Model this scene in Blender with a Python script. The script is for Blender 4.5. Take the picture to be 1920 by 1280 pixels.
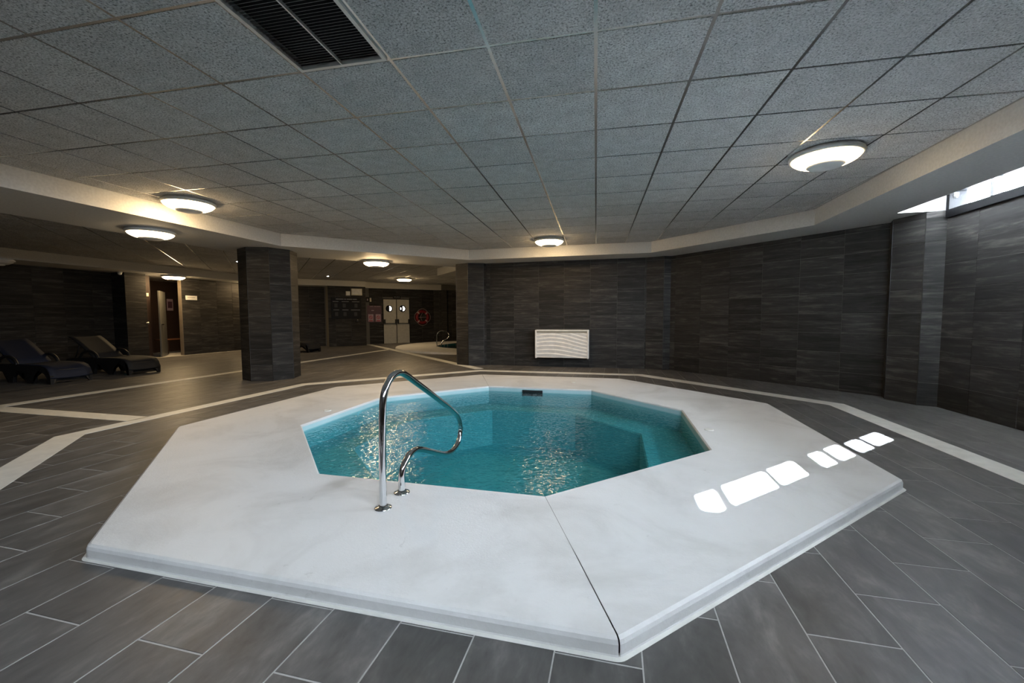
import bpy, bmesh, math, random
from mathutils import Matrix, Vector, Euler
random.seed(7)
PI = math.pi
R2 = math.sqrt(0.5)
for o in list(bpy.data.objects):
    bpy.data.objects.remove(o, do_unlink=True)
scene = bpy.context.scene
COL = scene.collection

# ------------------------------------------------------------------ camera
CAMP = Vector((1.1867, -4.4342, 1.17))
YAW, PITCH, ROLL = math.radians(13.878), math.radians(-3.3665), math.radians(-0.2611)
FPX = 774.376
def cam_axes():
    f = Vector((-math.sin(YAW) * math.cos(PITCH), math.cos(YAW) * math.cos(PITCH), math.sin(PITCH)))
    r = Vector((math.cos(YAW), math.sin(YAW), 0))
    u = r.cross(f)
    c, s = math.cos(ROLL), math.sin(ROLL)
    return (c * r + s * u, -s * r + c * u, f)
CR, CU, CF = cam_axes()
cam_data = bpy.data.cameras.new('camera')
cam = bpy.data.objects.new('camera', cam_data)
COL.objects.link(cam)
cam_data.sensor_width = 36.0
cam_data.lens = FPX / 1920.0 * 36.0
cam_data.clip_start = 0.02
m = Matrix((CR, CU, -CF)).transposed().to_4x4()
m.translation = CAMP
cam.matrix_world = m
scene.camera = cam

# ------------------------------------------------------------------ world, sun, exposure
world = bpy.data.worlds.new('sky')
scene.world = world
world.use_nodes = True
bg = world.node_tree.nodes['Background']
bg.inputs['Color'].default_value = (0.87, 0.905, 1.0, 1)
bg.inputs['Strength'].default_value = 92.0
sun_data = bpy.data.lights.new('sun', 'SUN')
sun_data.energy = 480.0
sun_data.angle = math.radians(0.53)
sun_data.color = (0.78, 0.87, 1.0)
sun = bpy.data.objects.new('sun', sun_data)
COL.objects.link(sun)
sun_dir = Vector((0.02, 4.07, -2.50)).normalized()
sun.rotation_euler = (-sun_dir).to_track_quat('Z', 'Y').to_euler()
sun.location = (1, -20, 14)

vs = scene.view_settings
vs.view_transform = 'Standard'
vs.look = 'None'
vs.gamma = 1.0
vs.use_curve_mapping = False
vs.exposure = 1.45
scene.cycles.caustics_reflective = False
scene.cycles.caustics_refractive = False
LAMP_STRENGTH = 18.0

# ------------------------------------------------------------------ dimensions (metres)
Z_CEIL, Z_SOF, Z_SLAB = 2.70, 2.475, 2.76
DECK_H = 0.07
WATER_Z = 0.0

# ------------------------------------------------------------------ materials
MATS = {}
def new_mat(name):
    mt = bpy.data.materials.new(name)
    mt.use_nodes = True
    nt = mt.node_tree
    for n in list(nt.nodes):
        nt.nodes.remove(n)
    out = nt.nodes.new('ShaderNodeOutputMaterial')
    MATS[name] = mt
    return mt, nt, out
def bsdf(nt, out, color=(0.8, 0.8, 0.8), rough=0.5, metal=0.0, spec=0.5):
    b = nt.nodes.new('ShaderNodeBsdfPrincipled')
    b.inputs['Base Color'].default_value = (*color, 1)
    b.inputs['Roughness'].default_value = rough
    b.inputs['Metallic'].default_value = metal
    b.inputs['Specular IOR Level'].default_value = spec
    nt.links.new(b.outputs[0], out.inputs['Surface'])
    return b
def node(nt, t, **kw):
    n = nt.nodes.new(t)
    for k, v in kw.items():
        setattr(n, k, v)
    return n
def ramp(nt, fac, stops):
    r = nt.nodes.new('ShaderNodeValToRGB')
    el = r.color_ramp.elements
    while len(el) < len(stops):
        el.new(0.5)
    for e, (p, c) in zip(el, stops):
        e.position = p
        e.color = (*c, 1)
    nt.links.new(fac, r.inputs[0])
    return r.outputs[0]
def noise(nt, vec, scale, detail=4, rough=0.55, dist=0.0):
    n = nt.nodes.new('ShaderNodeTexNoise')
    n.inputs['Scale'].default_value = scale
    n.inputs['Detail'].default_value = detail
    n.inputs['Roughness'].default_value = rough
    n.inputs['Distortion'].default_value = dist
    if vec is not None:
        nt.links.new(vec, n.inputs['Vector'])
    return n.outputs[0]
def mapping(nt, vec, scale=(1, 1, 1), loc=None):
    n = nt.nodes.new('ShaderNodeMapping')
    n.inputs['Scale'].default_value = scale
    nt.links.new(vec, n.inputs['Vector'])
    if loc is not None:
        nt.links.new(loc, n.inputs['Location'])
    return n.outputs[0]
def bump(nt, height, b, strength=0.3, dist=0.01):
    n = nt.nodes.new('ShaderNodeBump')
    n.inputs['Strength'].default_value = strength
    n.inputs['Distance'].default_value = dist
    nt.links.new(height, n.inputs['Height'])
    nt.links.new(n.outputs[0], b.inputs['Normal'])
    return n
def mathn(nt, op, a, b=None):
    n = nt.nodes.new('ShaderNodeMath')
    n.operation = op
    for i, v in enumerate((a, b)):
        if v is None:
            continue
        if isinstance(v, (int, float)):
            n.inputs[i].default_value = v
        else:
            nt.links.new(v, n.inputs[i])
    return n.outputs[0]
def mixc(nt, fac, a, b, blend='MIX'):
    n = nt.nodes.new('ShaderNodeMix')
    n.data_type = 'RGBA'
    n.blend_type = blend
    for sock, v in ((n.inputs[0], fac), (n.inputs[6], a), (n.inputs[7], b)):
        if isinstance(v, (int, float)):
            sock.default_value = v
        elif isinstance(v, tuple):
            sock.default_value = (*v, 1)
        else:
            nt.links.new(v, sock)
    return n.outputs[2]
def tile_random(nt):
    oi = nt.nodes.new('ShaderNodeObjectInfo')
    ge = nt.nodes.new('ShaderNodeNewGeometry')
    s = mathn(nt, 'ADD', oi.outputs['Random'], ge.outputs['Random Per Island'])
    return mathn(nt, 'FRACT', s)
def streak_tile(name, dark, mid, light, rough, stretch, spec=0.5, vary=0.35):
    """stone-look porcelain tile: streaks along the tile's local x, every tile different"""
    mt, nt, out = new_mat(name)
    b = bsdf(nt, out, mid, rough, 0.0, spec)
    tc = nt.nodes.new('ShaderNodeTexCoord')
    rnd = tile_random(nt)
    off = nt.nodes.new('ShaderNodeCombineXYZ')
    for i, k in enumerate((37.0, 91.0, 53.0)):
        nt.links.new(mathn(nt, 'MULTIPLY', rnd, k), off.inputs[i])
    v1 = mapping(nt, tc.outputs['Object'], stretch, off.outputs[0])
    v2 = mapping(nt, tc.outputs['Object'], (stretch[0] * 2.6, stretch[1] * 2.2, 1), off.outputs[0])
    n1 = noise(nt, v1, 1.0, 5, 0.62, 0.6)
    n2 = noise(nt, v2, 2.0, 4, 0.6, 0.2)
    f = mathn(nt, 'ADD', mathn(nt, 'MULTIPLY', n1, 0.7), mathn(nt, 'MULTIPLY', n2, 0.3))
    c = ramp(nt, f, [(0.30, dark), (0.52, mid), (0.74, light)])
    bright = mathn(nt, 'ADD', mathn(nt, 'MULTIPLY', rnd, vary), 1.0 - vary / 2)
    hsv = nt.nodes.new('ShaderNodeHueSaturation')
    nt.links.new(c, hsv.inputs['Color'])
    nt.links.new(bright, hsv.inputs['Value'])
    nt.links.new(hsv.outputs[0], b.inputs['Base Color'])
    rr = mathn(nt, 'ADD', mathn(nt, 'MULTIPLY', n2, 0.25), rough - 0.12)
    nt.links.new(rr, b.inputs['Roughness'])
    bump(nt, f, b, 0.12, 0.003)
    return mt
def plain(name, color, rough=0.5, metal=0.0, spec=0.5, bump_scale=None, bump_str=0.1):
    mt, nt, out = new_mat(name)
    b = bsdf(nt, out, color, rough, metal, spec)
    tc = nt.nodes.new('ShaderNodeTexCoord')
    n = noise(nt, tc.outputs['Object'], bump_scale or 9.0, 3)
    lo = tuple(c * 0.93 for c in color)
    hi = tuple(min(1, c * 1.05) for c in color)
    nt.links.new(ramp(nt, n, [(0.35, lo), (0.65, hi)]), b.inputs['Base Color'])
    if bump_scale:
        bump(nt, n, b, bump_str, 0.002)
    return mt
def emit(name, color, strength):
    mt, nt, out = new_mat(name)
    e = nt.nodes.new('ShaderNodeEmission')
    e.inputs[0].default_value = (*color, 1)
    e.inputs[1].default_value = strength
    nt.links.new(e.outputs[0], out.inputs['Surface'])
    return mt

streak_tile('wall_tile', (0.015, 0.014, 0.0135), (0.034, 0.032, 0.030), (0.105, 0.097, 0.088), 0.58, (1.3, 13, 1), spec=0.15, vary=0.45)
streak_tile('floor_tile', (0.062, 0.059, 0.057), (0.118, 0.112, 0.107), (0.225, 0.212, 0.198), 0.42, (2.6, 6.5, 1), vary=0.34)
plain('grout_floor', (0.46, 0.45, 0.43), 0.8, bump_scale=60)
plain('grout_wall', (0.12, 0.115, 0.105), 0.8, bump_scale=60)
plain('stripe_tile', (0.76, 0.75, 0.70), 0.45)
plain('paint', (0.66, 0.655, 0.64), 0.6, bump_scale=40, bump_str=0.05)
plain('wall_dark', (0.045, 0.042, 0.040), 0.5)
plain('white_plastic', (0.76, 0.75, 0.72), 0.35)
plain('lamp_cap', (0.86, 0.87, 0.88), 0.4)
plain('heater_white', (0.82, 0.79, 0.75), 0.4)
plain('heater_slot', (0.30, 0.27, 0.21), 0.6)
plain('black_frame', (0.004, 0.004, 0.0045), 0.5, spec=0.06)
plain('mullion_grey', (0.10, 0.10, 0.11), 0.5)
plain('black_plastic', (0.015, 0.015, 0.016), 0.4)
plain('anthracite_resin', (0.010, 0.010, 0.011), 0.45)
plain('navy_fabric', (0.007, 0.011, 0.028), 0.7, bump_scale=120)
plain('dark_fabric', (0.009, 0.0095, 0.012), 0.7, bump_scale=120)
plain('door_paint', (0.52, 0.50, 0.43), 0.5)
plain('purple_print', (0.09, 0.04, 0.062), 0.5)
plain('pale_print', (0.42, 0.31, 0.35), 0.5)
plain('red_print', (0.40, 0.03, 0.06), 0.5)
plain('board_black', (0.007, 0.007, 0.008), 0.5, spec=0.2)
plain('board_text', (0.22, 0.225, 0.23), 0.6)
plain('red_plastic', (0.20, 0.007, 0.012), 0.5)
plain('board_faint', (0.03, 0.031, 0.034), 0.6)
plain('rope', (0.48, 0.34, 0.32), 0.8)
plain('box_cream', (0.66, 0.61, 0.48), 0.5)
plain('wood_brown', (0.16, 0.065, 0.03), 0.5)
plain('wood_dark', (0.035, 0.018, 0.011), 0.6)
plain('slat_grey', (0.42, 0.41, 0.40), 0.4, 0.4)
plain('slot_black', (0.006, 0.006, 0.007), 0.9)
plain('jamb_brown', (0.16, 0.13, 0.10), 0.6)
plain('leaf_grey', (0.12, 0.115, 0.10), 0.4)
plain('seam_dark', (0.16, 0.15, 0.14), 0.9)
plain('rubber_grey', (0.30, 0.29, 0.27), 0.6)

# brushed / polished metals
mt, nt, out = new_mat('chrome')
b = bsdf(nt, out, (0.72, 0.73, 0.74), 0.09, 1.0)
tc = nt.nodes.new('ShaderNodeTexCoord')
nn = noise(nt, tc.outputs['Object'], 30.0, 3)
nt.links.new(mathn(nt, 'ADD', mathn(nt, 'MULTIPLY', nn, 0.08), 0.05), b.inputs['Roughness'])
mt, nt, out = new_mat('grid_metal')
b = bsdf(nt, out, (0.62, 0.63, 0.645), 0.22, 0.9)
tc = nt.nodes.new('ShaderNodeTexCoord')
nn = noise(nt, tc.outputs['Object'], 6.0, 2)
nt.links.new(mathn(nt, 'ADD', mathn(nt, 'MULTIPLY', nn, 0.06), 0.20), b.inputs['Roughness'])
mt, nt, out = new_mat('frame_alu')
b = bsdf(nt, out, (0.66, 0.66, 0.65), 0.35, 0.5)
tc = nt.nodes.new('ShaderNodeTexCoord')
nn = noise(nt, tc.outputs['Object'], 12.0, 2)
nt.links.new(mathn(nt, 'ADD', mathn(nt, 'MULTIPLY', nn, 0.1), 0.3), b.inputs['Roughness'])

# mineral fibre ceiling tile
mt, nt, out = new_mat('ceiling_tile')
b = bsdf(nt, out, (0.3, 0.3, 0.3), 0.9, spec=0.2)
tc = nt.nodes.new('ShaderNodeTexCoord')
rnd = tile_random(nt)
off = nt.nodes.new('ShaderNodeCombineXYZ')
nt.links.new(mathn(nt, 'MULTIPLY', rnd, 41.0), off.inputs[0])
nt.links.new(mathn(nt, 'MULTIPLY', rnd, 77.0), off.inputs[1])
va = mapping(nt, tc.outputs['Object'], (1, 1, 1), off.outputs[0])
n1 = noise(nt, va, 85.0, 4, 0.75, 0.4)
n2 = noise(nt, va, 8.0, 3, 0.6)
c1 = ramp(nt, n1, [(0.36, (0.10, 0.10, 0.10)), (0.47, (0.50, 0.50, 0.497)), (0.66, (0.76, 0.76, 0.755))])
c2 = ramp(nt, n2, [(0.3, (0.86, 0.86, 0.86)), (0.7, (1.08, 1.08, 1.08))])
cc = mixc(nt, 1.0, c1, c2, 'MULTIPLY')
hsv = nt.nodes.new('ShaderNodeHueSaturation')
nt.links.new(cc, hsv.inputs['Color'])
nt.links.new(mathn(nt, 'ADD', mathn(nt, 'MULTIPLY', rnd, 0.16), 0.92), hsv.inputs['Value'])
nt.links.new(hsv.outputs[0], b.inputs['Base Color'])
bump(nt, n1, b, 0.35, 0.004)

# painted pool deck: rough white coating with faint smudges
mt, nt, out = new_mat('deck_paint')
b = bsdf(nt, out, (0.8, 0.8, 0.79), 0.5)
tc = nt.nodes.new('ShaderNodeTexCoord')
n1 = noise(nt, tc.outputs['Object'], 1.3, 5, 0.62, 0.7)
n2 = noise(nt, tc.outputs['Object'], 90.0, 3, 0.6)
n3 = noise(nt, tc.outputs['Object'], 11.0, 5, 0.7, 1.2)
c1 = ramp(nt, n1, [(0.30, (0.62, 0.61, 0.59)), (0.52, (0.765, 0.758, 0.745)), (0.7, (0.80, 0.795, 0.785))])
c3 = ramp(nt, n3, [(0.24, (0.80, 0.79, 0.78)), (0.36, (1, 1, 1))])
nt.links.new(mixc(nt, 1.0, c1, c3, 'MULTIPLY'), b.inputs['Base Color'])
hh = mathn(nt, 'ADD', mathn(nt, 'MULTIPLY', n2, 0.6), mathn(nt, 'MULTIPLY', n3, 0.6))
bump(nt, hh, b, 0.25, 0.006)

# pool shell paint
def shell_mat(name, ca, cb):
    mt, nt, out = new_mat(name)
    b = bsdf(nt, out, ca, 0.55)
    tc = nt.nodes.new('ShaderNodeTexCoord')
    n = noise(nt, tc.outputs['Object'], 2.5, 4)
    nt.links.new(ramp(nt, n, [(0.3, ca), (0.7, cb)]), b.inputs['Base Color'])
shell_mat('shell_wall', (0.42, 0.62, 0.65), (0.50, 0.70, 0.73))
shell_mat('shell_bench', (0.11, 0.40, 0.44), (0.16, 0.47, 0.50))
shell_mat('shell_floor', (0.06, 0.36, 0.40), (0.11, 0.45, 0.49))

# water: clear body with tint, rippled reflective surface
def schlick(nt, f0, normal=None):
    lw = nt.nodes.new('ShaderNodeLayerWeight')
    lw.inputs['Blend'].default_value = 0.5
    if normal is not None:
        nt.links.new(normal, lw.inputs['Normal'])
    p = mathn(nt, 'POWER', lw.outputs['Facing'], 5.0)
    return mathn(nt, 'ADD', mathn(nt, 'MULTIPLY', p, 1.0 - f0), f0)
def water_mat(name, tint, strength):
    mt, nt, out = new_mat(name)
    tr = nt.nodes.new('ShaderNodeBsdfTransparent')
    tr.inputs[0].default_value = (*tint, 1)
    gl = nt.nodes.new('ShaderNodeBsdfGlossy')
    gl.inputs['Roughness'].default_value = 0.005
    mx = nt.nodes.new('ShaderNodeMixShader')
    tc = nt.nodes.new('ShaderNodeTexCoord')
    n1 = noise(nt, tc.outputs['Object'], 11.0, 2, 0.5, 0.3)
    n2 = noise(nt, tc.outputs['Object'], 26.0, 1, 0.5, 0.2)
    h = mathn(nt, 'ADD', mathn(nt, 'MULTIPLY', n1, 0.55), mathn(nt, 'MULTIPLY', n2, 0.45))
    bp = nt.nodes.new('ShaderNodeBump')
    bp.inputs['Strength'].default_value = strength
    bp.inputs['Distance'].default_value = 0.028
    nt.links.new(h, bp.inputs['Height'])
    nt.links.new(bp.outputs[0], gl.inputs['Normal'])
    nt.links.new(schlick(nt, 0.021, bp.outputs[0]), mx.inputs[0])
    nt.links.new(tr.outputs[0], mx.inputs[1])
    nt.links.new(gl.outputs[0], mx.inputs[2])
    nt.links.new(mx.outputs[0], out.inputs['Surface'])
water_mat('water', (0.53, 0.84, 0.87), 0.5)
water_mat('water_dark', (0.12, 0.28, 0.26), 0.2)

# window pane
mt, nt, out = new_mat('window_glass')
tr = nt.nodes.new('ShaderNodeBsdfTransparent')
tr.inputs[0].default_value = (0.93, 0.97, 0.98, 1)
gl = nt.nodes.new('ShaderNodeBsdfGlossy')
gl.inputs['Roughness'].default_value = 0.02
mx = nt.nodes.new('ShaderNodeMixShader')
nt.links.new(schlick(nt, 0.04), mx.inputs[0])
nt.links.new(tr.outputs[0], mx.inputs[1])
nt.links.new(gl.outputs[0], mx.inputs[2])
nt.links.new(mx.outputs[0], out.inputs['Surface'])

emit('lamp_glow', (1.0, 0.70, 0.36), LAMP_STRENGTH)
emit('lamp_glow_strong', (1.0, 0.70, 0.36), LAMP_STRENGTH * 2.0)
emit('lamp_glow_soft', (1.0, 0.74, 0.42), LAMP_STRENGTH * 0.28)
emit('spot_cool', (0.80, 0.92, 1.0), 40.0)
emit('lit_corridor', (1.0, 0.97, 0.90), 1.6)

# ------------------------------------------------------------------ object helpers
WM = {}
def link(o, parent=None, M=None):
    COL.objects.link(o)
    M = M if M is not None else Matrix.Identity(4)
    if parent is not None:
        o.parent = parent
        o.matrix_basis = WM[parent.name].inverted() @ M
    else:
        o.matrix_basis = M
    WM[o.name] = M
    return o
def mesh_obj(name, me, mat=None, parent=None, M=None):
    o = bpy.data.objects.new(name, me)
    if mat is not None and len(me.materials) == 0:
        me.materials.append(MATS[mat])
    return link(o, parent, M)
def bm_obj(name, bm, mat, parent=None, M=None, smooth=False):
    me = bpy.data.meshes.new(name)
    bmesh.ops.recalc_face_normals(bm, faces=bm.faces)
    bm.to_mesh(me)
    bm.free()
    if smooth:
        for p in me.polygons:
            p.use_smooth = True
    return mesh_obj(name, me, mat, parent, M)
def tag(o, label, cat, group=None):
    o['label'] = label
    o['category'] = cat
    if group:
        o['group'] = group
    return o
def struct(o):
    o['kind'] = 'structure'
    return o
def thing(name, label, cat, M=None, group=None):
    e = bpy.data.objects.new(name, None)
    e.empty_display_size = 0.1
    link(e, None, M)
    return tag(e, label, cat, group)
def T(x, y, z):
    return Matrix.Translation((x, y, z))
def RZ(a):
    return Matrix.Rotation(a, 4, 'Z')
def frame(origin, xdir, zdir):
    """matrix with local x = xdir, local z = zdir (facing the room), local y = z cross x"""
    x = Vector(xdir).normalized(); z = Vector(zdir).normalized(); y = z.cross(x)
    M = Matrix((x, y, z)).transposed().to_4x4()
    M.translation = Vector(origin)
    return M
def add_box(bm, lo, hi, M=None):
    vs_ = [Vector((x, y, z)) for x in (lo[0], hi[0]) for y in (lo[1], hi[1]) for z in (lo[2], hi[2])]
    if M is not None:
        vs_ = [M @ v for v in vs_]
    v = [bm.verts.new(p) for p in vs_]
    for f in ((0, 1, 3, 2), (4, 6, 7, 5), (0, 4, 5, 1), (2, 3, 7, 6), (0, 2, 6, 4), (1, 5, 7, 3)):
        bm.faces.new([v[i] for i in f])
def box_obj(name, lo, hi, mat, parent=None, M=None, bevel=0.0):
    bm = bmesh.new()
    add_box(bm, lo, hi)
    if bevel > 0:
        bmesh.ops.bevel(bm, geom=bm.edges[:], offset=bevel, segments=2, affect='EDGES', profile=0.5)
    return bm_obj(name, bm, mat, parent, M)
def prism(bm, poly, z0, z1):
    a = [bm.verts.new((x, y, z0)) for x, y in poly]
    b_ = [bm.verts.new((x, y, z1)) for x, y in poly]
    n = len(poly)
    bm.faces.new(a[::-1]); bm.faces.new(b_)
    for i in range(n):
        j = (i + 1) % n
        bm.faces.new((a[i], a[j], b_[j], b_[i]))
def lathe(bm, prof, n=32, closed_ends=True):
    rings = []
    for r, z in prof:
        if r < 1e-6:
            rings.append([bm.verts.new((0, 0, z))])
        else:
            rings.append([bm.verts.new((r * math.cos(2 * PI * k / n), r * math.sin(2 * PI * k / n), z)) for k in range(n)])
    for a, b_ in zip(rings, rings[1:]):
        for k in range(n):
            k2 = (k + 1) % n
            if len(a) == 1 and len(b_) == 1:
                continue
            if len(a) == 1:
                bm.faces.new((a[0], b_[k], b_[k2]))
            elif len(b_) == 1:
                bm.faces.new((a[k], b_[0], a[k2]))
            else:
                bm.faces.new((a[k], b_[k], b_[k2], a[k2]))
def smooth_path(pts, sub=6):
    pts = [Vector(p) for p in pts]
    res = []
    n = len(pts)
    for i in range(n - 1):
        p0 = pts[max(i - 1, 0)]; p1 = pts[i]; p2 = pts[i + 1]; p3 = pts[min(i + 2, n - 1)]
        for k in range(sub):
            t = k / sub
            res.append(0.5 * ((2 * p1) + (-p0 + p2) * t + (2 * p0 - 5 * p1 + 4 * p2 - p3) * t * t + (-p0 + 3 * p1 - 3 * p2 + p3) * t ** 3))
    res.append(pts[-1])
    return res
def tube(bm, pts, r, n=12, closed=False):
    pts = [Vector(p) for p in pts]
    rings = []
    N = len(pts)
    up = None
    for i, p in enumerate(pts):
        if closed:
            d = pts[(i + 1) % N] - pts[i - 1]
        else:
            d = pts[min(i + 1, N - 1)] - pts[max(i - 1, 0)]
        d.normalize()
        if up is None:
            up = d.orthogonal().normalized()
        up = (up - d * up.dot(d)).normalized()
        s = d.cross(up)
        rings.append([bm.verts.new(p + r * (math.cos(2 * PI * k / n) * up + math.sin(2 * PI * k / n) * s)) for k in range(n)])
    pairs = list(zip(rings, rings[1:]))
    if closed:
        pairs.append((rings[-1], rings[0]))
    for a, b_ in pairs:
        for k in range(n):
            k2 = (k + 1) % n
            bm.faces.new((a[k], a[k2], b_[k2], b_[k]))
    if not closed:
        bm.faces.new(rings[0][::-1]); bm.faces.new(rings[-1])
def clip(poly, nx, ny, c):
    """keep the part of a convex polygon with nx*x+ny*y <= c"""
    res = []
    for i in range(len(poly)):
        a, b_ = poly[i], poly[(i + 1) % len(poly)]
        da, db = nx * a[0] + ny * a[1] - c, nx * b_[0] + ny * b_[1] - c
        if da <= 0:
            res.append(a)
        if da * db < 0:
            t = da / (da - db)
            res.append((a[0] + (b_[0] - a[0]) * t, a[1] + (b_[1] - a[1]) * t))
    return res
def area(poly):
    return 0.5 * sum(poly[i][0] * poly[(i + 1) % len(poly)][1] - poly[(i + 1) % len(poly)][0] * poly[i][1] for i in range(len(poly)))
def octa(aps, cx=0, cy=0):
    """octagon from 8 apothems: normals at 0,45,...,315 degrees; vertex k lies between side k and k+1"""
    res = []
    for k in range(8):
        a1, a2 = math.radians(45 * k), math.radians(45 * (k + 1))
        c1, c2 = aps[k], aps[(k + 1) % 8]
        det = math.cos(a1) * math.sin(a2) - math.sin(a1) * math.cos(a2)
        x = (c1 * math.sin(a2) - c2 * math.sin(a1)) / det
        y = (math.cos(a1) * c2 - math.cos(a2) * c1) / det
        res.append((cx + x, cy + y))
    return res
def inside_oct(x, y, aps):
    return all(x * math.cos(math.radians(45 * k)) + y * math.sin(math.radians(45 * k)) <= aps[k] for k in range(8))
def project(p):
    d = Vector(p) - CAMP
    z = d.dot(CF)
    if z < 0.05:
        return None
    return (960 + FPX * d.dot(CR) / z, 640 - FPX * d.dot(CU) / z, z)

def tile_geom(bm, poly, z_top, depth, ch, M=None):
    """one tile: chamfered top, polygon in local xy"""
    cx = sum(p[0] for p in poly) / len(poly); cy = sum(p[1] for p in poly) / len(poly)
    def inset(p, d):
        v = Vector((p[0] - cx, p[1] - cy)); L = v.length
        v *= max(0.0, (L - d * 1.41) / L) if L > 1e-6 else 1
        return (cx + v.x, cy + v.y)
    rings = []
    for zz, d in ((z_top - depth, 0), (z_top - ch, 0), (z_top, ch)):
        ps = [inset(p, d) for p in poly]
        vv = [Vector((x, y, zz)) for x, y in ps]
        if M is not None:
            vv = [M @ v for v in vv]
        rings.append([bm.verts.new(v) for v in vv])
    n = len(poly)
    for a, b_ in zip(rings, rings[1:]):
        for k in range(n):
            bm.faces.new((a[k], a[(k + 1) % n], b_[(k + 1) % n], b_[k]))
    bm.faces.new(rings[-1])
TILE_CACHE = {}
def rect_tile_mesh(w, h, mat, joint, depth=0.007, ch=0.0016):
    key = (round(w, 3), round(h, 3), mat)
    if key not in TILE_CACHE:
        bm = bmesh.new()
        a, b_ = (w - joint) / 2, (h - joint) / 2
        tile_geom(bm, [(-a, -b_), (a, -b_), (a, b_), (-a, b_)], 0.0, depth, ch)
        me = bpy.data.meshes.new(mat)
        bm.to_mesh(me); bm.free()
        me.materials.append(MATS[mat])
        TILE_CACHE[key] = me
    return TILE_CACHE[key]

# ------------------------------------------------------------------ floor
OCT = [math.radians(22.5 + 45 * k) for k in range(8)]
C2 = (-3.7, 11.2)                   # centre of the second pool
R2O, R2I = 3.5, 1.95
bm = bmesh.new()
outer = [(-15, -6.6), (6.0, -6.6), (6.0, 16.5), (-15, 16.5)]
def loop(pts, z):
    vs_ = [bm.verts.new((x, y, z)) for x, y in pts]
    return [bm.edges.new((vs_[i], vs_[(i + 1) % len(vs_)])) for i in range(len(vs_))]
ed = loop(outer, -0.0014)
POOL_S = [1.97, 1.92, 1.85, 1.84, 1.93, 1.985, 1.97, 1.945]      # pool side distances, sides facing 0, 45, ... 315 degrees
ed += loop(octa([a + 0.004 for a in POOL_S]), -0.0014)
ed += loop([(C2[0] + (R2I + 0.004) * math.cos(2 * PI * k / 48), C2[1] + (R2I + 0.004) * math.sin(2 * PI * k / 48)) for k in range(48)], -0.0014)
bmesh.ops.triangle_fill(bm, use_beauty=True, use_dissolve=False, edges=ed)
for f in bm.faces:
    if f.normal.z < 0:
        f.normal_flip()
me = bpy.data.meshes.new('floor'); bm.to_mesh(me); bm.free()
floor = struct(mesh_obj('floor', me, 'grout_floor'))

def room_ok(x, y):
    if inside_oct(x, y, [5.45, 5.6, 5.55, 6.2, 6.3, 5.7, 6.3, 5.5]):
        return True
    if y > 4.9:
        return -12.1 < x < -0.3 and (y - x) < 21.2 and y < 15.2 and not (y < 5.4 and x > -2.0)
    return -12.6 < x < -4.0 and y > -3.4
DECK_AP = [3.05] * 8
cells = []
TW, TL = 0.2975, 0.60
for c in range(-44, 20):
    x0 = -0.493 + c * TW
    for r_ in range(-14, 30):
        y0 = 0.24 + (0.30 if c % 2 else 0.0) + (r_ - 1) * TL
        xc, yc = x0 + TW / 2, y0 + TL / 2
        if not room_ok(xc, yc):
            continue
        if all(inside_oct(x, y, [2.9] * 8) for x in (x0, x0 + TW) for y in (y0, y0 + TL)):
            continue
        if all(math.hypot(x - C2[0], y - C2[1]) < R2O - 0.05 for x in (x0, x0 + TW) for y in (y0, y0 + TL)):
            continue
        pr = [project((x, y, 0)) for x in (x0, x0 + TW) for y in (y0, y0 + TL)]
        pc = project((xc, yc, 0))
        size = 0.0
        if pc and -40 < pc[0] < 1960 and pc[1] < 1400:
            size = TW * TL * 1.17 / pc[2] ** 3
        elif any(p and -20 < p[0] < 1940 and -20 < p[1] < 1300 for p in pr):
            size = 0.05
        if inside_oct(xc, yc, DECK_AP):
            size *= 0.3
        cells.append((size, xc, yc))
cells.sort(reverse=True)
RQ = RZ(PI / 2)
ftm = rect_tile_mesh(TL, TW, 'floor_tile', 0.0052)
for s_, xc, yc in cells[:299]:
    o = mesh_obj('floor_tile', ftm, None, floor, T(xc, yc, 0.0) @ RQ)
bm = bmesh.new()
a, b_ = (TL - 0.005) / 2, (TW - 0.005) / 2
for s_, xc, yc in cells[299:]:
    tile_geom(bm, [(-a, -b_), (a, -b_), (a, b_), (-a, b_)], 0.0, 0.007, 0.0016, T(xc, yc, 0) @ RQ)
bmesh.ops.rotate(bm, cent=(0, 0, 0), matrix=Matrix.Rotation(-PI / 2, 3, 'Z'), verts=bm.verts)   # keep streaks on local x
o = bm_obj('floor_tiles_distant', bm, 'floor_tile', floor, RQ)
o['kind'] = 'stuff'

# white stripes set into the floor
def stripe(name, poly):
    bm = bmesh.new()
    prism(bm, poly, -0.008, 0.0022)
    return struct(bm_obj(name, bm, 'stripe_tile'))
SI, SO = [3.94, 4.04, 4.06, 4.02, 4.03, 3.88, 3.91, 3.92], [4.16, 4.275, 4.29, 4.25, 4.22, 4.11, 4.13, 4.14]
tr1 = bpy.data.objects.new('trim_1', None)
link(tr1); struct(tr1)
vi, vo = octa(SI), octa(SO)
for k in range(8):
    bm = bmesh.new()
    prism(bm, [vi[k], vo[k], vo[(k + 1) % 8], vi[(k + 1) % 8]], -0.008, 0.0022)
    bm_obj('stripe_segment', bm, 'stripe_tile', tr1)
stripe('trim_2', [(-6.97, -3.4), (-6.76, -3.4), (-6.76, 9.10), (-6.97, 9.30)])
# diagonal stripe from the octagon's back-left corner towards the doors
p0, p1 = Vector((-1.78, 4.46)), Vector((-9.35, 11.72))
d = (p1 - p0).normalized(); n_ = Vector((-d.y, d.x)) * 0.11
stripe('trim_3', [tuple(p0 - n_), tuple(p0 + n_), tuple(p1 + n_), tuple(p1 - n_)][::-1])
stripe('trim_4', [(-6.8, -0.96), (-4.2, -0.96), (-4.2, -0.74), (-6.8, -0.74)])

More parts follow.
